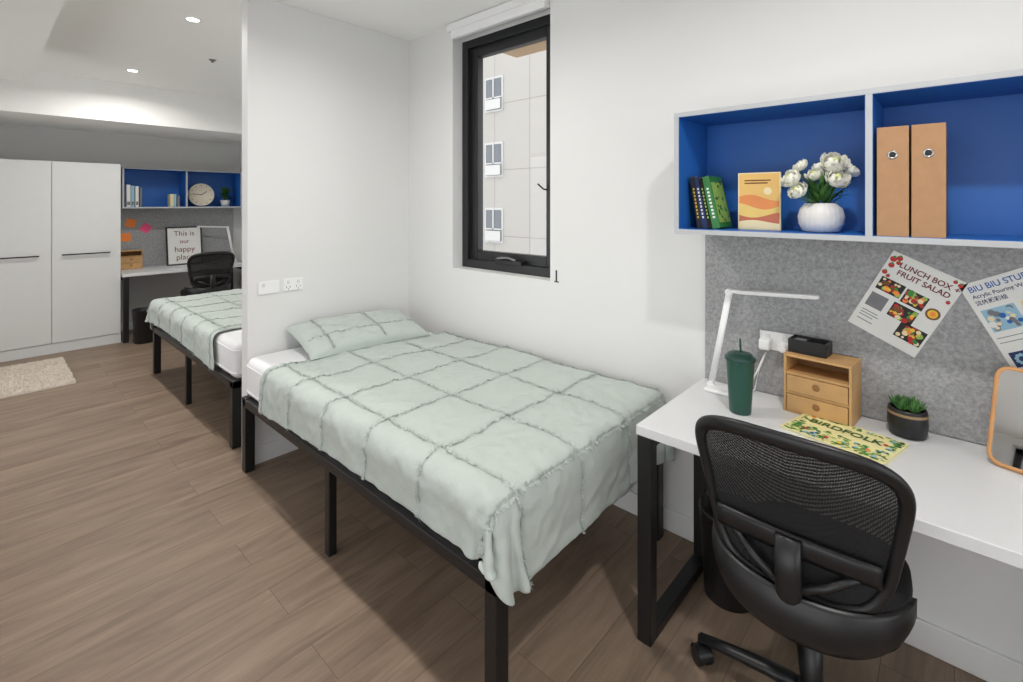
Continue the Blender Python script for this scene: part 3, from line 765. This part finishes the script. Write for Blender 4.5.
# ------------------------------------------------------------ office chair (local +x = facing)
def chair(loc,rz):
    g=G('mesh_office_chair',loc,(0,0,rz))
    def seat(u,v):
        th=2*math.pi*u; c,s=math.cos(th),math.sin(th); e=2/3.6
        x=0.225*math.copysign(abs(c)**e,c); y=0.218*math.copysign(abs(s)**e,s)
        ks=[(0.0,0.425),(0.80,0.425),(0.97,0.435),(1.0,0.46),(0.985,0.49),(0.9,0.507),(0.6,0.503),(0.0,0.498)]
        t=v*(len(ks)-1); i=min(int(t),len(ks)-2); f=t-i; r=ks[i][0]*(1-f)+ks[i+1][0]*f; z=ks[i][1]*(1-f)+ks[i+1][1]*f
        xx=x*r; return (xx+0.02, y*r, z-0.05*max(0,(xx-0.12)))
    b=MB(); b.patch(seat,48,14,M_seat); b.build('seat',g)
    b=MB(); b.box(-0.14,-0.09,0.385,0.12,0.09,0.425,M_chair); b.build('mechanism',g,bevel=0.01)
    b=MB(); b.tube([(0.04,-0.05,0.405),(0.04,-0.19,0.405),(0.04,-0.21,0.40)],0.006,M_chair); b.build('lever',g)
    b=MB(); b.lathe([(0.026,0.12),(0.026,0.26),(0.016,0.262),(0.016,0.39)],M_chair,seg=24); b.build('gas_lift',g)
    zb,zt=0.53,0.935
    def X(y,z):
        q=(z-zb)/(zt-zb)
        return -0.235-0.08*q + 0.021*math.sin(math.pi*min(1,max(0,q))) + 0.85*y*y
    def outline(k,n,ins):
        th=2*math.pi*k/n; c,s=math.cos(th),math.sin(th); e=2/5.2
        a=math.copysign(abs(c)**e,c); bb=math.copysign(abs(s)**e,s)
        q=(bb+1)/2; hw=0.184+0.070*q**0.8-ins
        y=a*hw; z=(zb+ins)+(zt-zb-2*ins)*q + 0.02*(1-a*a)*(1 if bb>0 else -0.5)*abs(bb)
        return y,z
    n=72; ring=[]
    for k in range(n):
        y,z=outline(k,n,0.016); ring.append((X(y,z),y,z))
    topw=lambda i: 0.014+0.007*max(0,math.sin(2*math.pi*i/n))
    b=MB(); b.tube(ring,topw,M_chair,seg=12,closed=True,up=(1,0,0.15),r2=0.012); b.build('back_frame',g)
    def membrane(u,v):
        y,z=outline(u*n,n,0.014); cz=(zb+zt)/2; y*=v; z=cz+(z-cz)*v; return (X(y,z),y,z)
    b=MB(); b.patch(membrane,72,10,M_mesh); b.build('mesh_back',g)
    b=MB(); b.patch(lambda u,v:(X((u-.5)*.36,0.66+0.05*v)-0.022+0.008*abs(2*v-1),(u-.5)*.36,0.64+0.055*v-0.01*(2*u-1)**2),20,4,M_chair); b.build('lumbar_support',g,solid=0.008)
    b=MB(); b.tube([(X(0,0.68)-0.03,0,0.69),(X(0,0.6)-0.04,0,0.60),(X(0,0.55)-0.035,0,0.53),(-0.24,0,0.46),(-0.16,0,0.41),(-0.05,0,0.402)],lambda i:0.03,M_chair,seg=12,up=(1,0,0.3),r2=0.014); b.build('back_spine',g)
    for sy in (-1,1):
        b=MB(); b.tube([(X(0.16,0.66),sy*0.165,0.655),(X(0.08,0.6)-0.03,sy*0.08,0.60),(X(0,0.56)-0.035,0,0.555)],0.011,M_chair,seg=8); b.build('back_strut',g)
    def shell(u,v):
        a=(u-0.5)*2; y=0.228*math.sin(a*1.35)/math.sin(1.35); x=-0.280+0.165*abs(a)**2.2
        hh=0.055*(1-abs(a)**2.5*0.65); zc=0.500+0.045*a*a
        return (x-0.016*math.cos((v-.5)*math.pi)+0.012, y, zc+hh*(2*v-1))
    b=MB(); b.patch(shell,32,8,M_chair); b.build('rear_shell',g,solid=0.014)
    b=MB(); b.lathe([(0.045,0.075),(0.042,0.12),(0.03,0.135),(0.026,0.14)],M_chair,seg=24)
    R=0.32
    for k in range(5):
        a=math.radians(90+72*k); c,s=math.cos(a),math.sin(a)
        b.tube([(0.03*c,0.03*s,0.108),(0.12*c,0.12*s,0.104),(0.22*c,0.22*s,0.09),(R*c,R*s,0.074)],lambda i:(0.026,0.024,0.02,0.017)[i],M_chair,seg=10,r2=lambda i:(0.02,0.018,0.015,0.012)[i])
    b.build('star_base',g)
    for k in range(5):
        a=math.radians(90+72*k); c,s=math.cos(a)*R,math.sin(a)*R; t=a+0.9
        b=MB(); b.cyl((c,s,0.045),(c,s,0.08),0.008,M_chair)
        d=Vector((math.cos(t),math.sin(t),0)); o=Vector((c,s,0.027))+Vector((-d.y,d.x,0))*0.012
        for q in (-1,1): b.cyl(o+d*0.006*q,o+d*0.024*q,0.027,M_chair,seg=24)
        b.cyl(o-d*0.02,o+d*0.02,0.010,M_chair)
        b.patch(lambda u,v:tuple(o+d*(0.048*(u-.5))+Vector((-d.y,d.x,0))*(0.031*math.cos(math.pi*v))+Vector((0,0,0.031*math.sin(math.pi*v)))),4,12,M_chair)
        b.build('castor_%d'%(k+1),g)
chair((1.605,0.300,0),0.0)
chair((1.79,6.45,0),math.pi/2)

def bin_(loc,r=0.13,h=0.33):
    g=G('waste_bin',loc); b=MB(); b.lathe([(r*0.8,0),(r*0.82,0.004),(r*0.97,h-0.01),(r,h-0.008),(r,h),(r*0.95,h),(r*0.78,0.01),(0.0001,0.01)],M_chair,seg=40); b.build('bin_body',g)
bin_((1.95,0.640,0),0.112); bin_((1.225,6.48,0),0.11,0.36)

# ------------------------------------------------------------ far room furniture
g=G('wardrobe',(0,BACK,0))
b=MB(); wx0,wx1=-1.15,1.05; wf=-0.555; Hh=1.92
b.box(wx0,wf+0.02,0.1,wx1,-0.002,Hh,M_ward); b.box(wx0,wf+0.01,0.0,wx1,-0.002,0.1,M_ward); b.build('carcass',g)
xs=[1.048,0.505,-0.035,-0.585,-1.14]
for i in range(4):
    b=MB(); b.box(xs[i+1]+0.002,wf,0.105,xs[i]-0.002,wf+0.02,Hh,M_ward); b.build('door_leaf_%d'%(i+1),g,bevel=0.002)
for i in range(4):
    c=(xs[i]+xs[i+1])/2-0.01; b=MB(); b.box(c-0.19,wf-0.03,0.975,c+0.19,wf-0.02,0.987,M_black); b.box(c-0.17,wf-0.02,0.976,c-0.16,wf,0.986,M_black); b.box(c+0.16,wf-0.02,0.976,c+0.17,wf,0.986,M_black); b.build('handle_%d'%(i+1),g)

g=G('shaggy_rug',(0.13,5.9,0)); b=MB(); rnd=random.Random(8)
b.box(-0.43,-0.48,0,0.43,0.48,0.014,M_rug)
vs=[];ff=[]
for k in range(16000):
    x=rnd.uniform(-0.43,0.43); y=rnd.uniform(-0.48,0.48); a=rnd.random()*6.28; i0=len(vs); h=rnd.uniform(0.008,0.016); c,s=math.cos(a)*0.006,math.sin(a)*0.006
    ox,oy=rnd.uniform(-.014,.014),rnd.uniform(-.014,.014)
    vs.extend([(x-c,y-s,0.012),(x+c,y+s,0.012),(x+ox,y+oy,0.010+h)]); ff.append((i0,i0+1,i0+2))
b.add(vs,ff,M_rug); b.build('pile',g)

FS=1.44+0.018+0.0012
desk_lamp((2.24,7.03,DT),math.radians(178),1.1)
organiser((1.20,7.08,DT),0.0,1.1)
g=G('framed_print',(1.745,7.06,DT)); TM=Matrix.Rotation(math.radians(-9),4,'X')
b=MB(); w,h=0.19,0.47
b.box(-w,-0.01,0,w,0.002,h,M_paper,TM)
for q in ((-w,0,-w+0.014,h),(w-0.014,0,w,h),(-w,0,w,0.014),(-w,h-0.014,w,h)): b.box(q[0],-0.018,q[1],q[2],0.006,q[3],M_ink,TM)
b.build('frame',g)
e=G('print_text',(0,0,0),(math.radians(-9),0,0)); e.parent=g
for k,(tx,sz) in enumerate((('This is',0.085),('our',0.072),('happy',0.092),('place',0.092))):
    text(tx,sz,0,-0.0115,0.385-0.098*k,M_dred,e,sx=1.0)
for x,z,m,rt in ((1.225,1.265,M_org,0.25),(1.18,1.10,M_org,-0.1),(1.37,1.20,M_pink,0.6)):
    g=G('sticky_note',(x,BACK-0.0135,z),(0,rt,0)); MB().box(-0.048,-0.0006,-0.048,0.048,0.0,0.048,m).build('note',g)
g=G('shelf_files',(1.14,7.0,FS)); b=MB()
for k,(m,t,h) in enumerate(((M_paper,0.035,0.25),(M_ltblue,0.03,0.24),(M_paper,0.03,0.235),(M_gry,0.02,0.22))):
    x=k*0.04; b.box(x,-0.1,0,x+t,0.1,h,m); b.box(x+0.004,-0.101,0.02,x+t-0.004,-0.1,0.06,M_gry)
b.build('files',g,bevel=0.001)
g=G('small_books',(1.56,6.99,FS)); b=MB()
for k,(m,t,h) in enumerate(((M_cream,0.04,0.15),(M_ltblue,0.03,0.15),(M_gry,0.03,0.13))): b.box(k*0.036,-0.06,0,k*0.036+t*0.85,0.06,h,m)
b.build('books',g,bevel=0.001)
g=G('round_clock',(1.90,7.0,FS+0.145),(math.radians(-6),0,0)); RX=Matrix.Rotation(math.pi/2,4,'X')
b=MB(); b.lathe([(0.135,-0.02),(0.142,-0.01),(0.142,0.02),(0.132,0.022),(0.130,0.014),(0.0001,0.014)],M_clock,M=RX,seg=48); b.lathe([(0.0001,-0.02),(0.135,-0.02)],M_clock,M=RX,cap=False)
for k in range(12):
    a=k*math.pi/6; b.box(0.108,-0.0155,-0.003,0.122,-0.0145,0.003,M_ink,Matrix.Rotation(a,4,'Y'))
b.build('clock_case',g)
b=MB(); b.box(-0.01,-0.018,-0.004,0.075,-0.016,0.004,M_ink,Matrix.Rotation(math.radians(-35),4,'Y')); b.box(-0.01,-0.020,-0.003,0.10,-0.018,0.003,M_ink,Matrix.Rotation(math.radians(185),4,'Y')); b.build('hands',g)
g=G('potted_plant',(2.17,6.99,FS)); b=MB(); b.lathe([(0.03,0),(0.045,0.0),(0.052,0.08),(0.046,0.08)],M_vase,seg=24); b.lathe([(0.0001,0.076),(0.047,0.076)],M_soil,cap=False); b.build('pot',g)
b=MB(); rnd=random.Random(6)
for k in range(110):
    a=rnd.random()*6.28; el=rnd.uniform(0.0,1.4); leafpts(b,(0,0,0.08+rnd.uniform(0,0.10)),(math.cos(a)*math.cos(el),math.sin(a)*math.cos(el),math.sin(el)),rnd.uniform(0.07,0.14),0.013,0.001,rnd.choice([M_leaf,M_leaf2]),-0.2)
b.build('leaves',g)

# ------------------------------------------------------------ world & sun
w=bpy.data.worlds.new('World'); scene.world=w; w.use_nodes=True
bg=w.node_tree.nodes['Background']; bg.inputs['Color'].default_value=(0.97,0.985,1.0,1); bg.inputs['Strength'].default_value=2.2
su=bpy.data.lights.new('sun','SUN'); su.energy=5.0; su.angle=math.radians(1.0); so=bpy.data.objects.new('sun',su); COL.objects.link(so)
so.rotation_euler=Vector((-0.115,0.27,-0.64)).to_track_quat('-Z','Y').to_euler()

# ------------------------------------------------------------ camera
cam=bpy.data.cameras.new('camera'); co=bpy.data.objects.new('camera',cam); COL.objects.link(co)
cam.sensor_width=36; cam.lens=487/1023*36; cam.shift_y=-0.135; cam.clip_start=0.02
co.location=(0,0,1.504); co.rotation_euler=(math.pi/2,0,-math.radians(47.7))
scene.camera=co
scene.view_settings.view_transform='Standard'
scene.view_settings.exposure=0.03
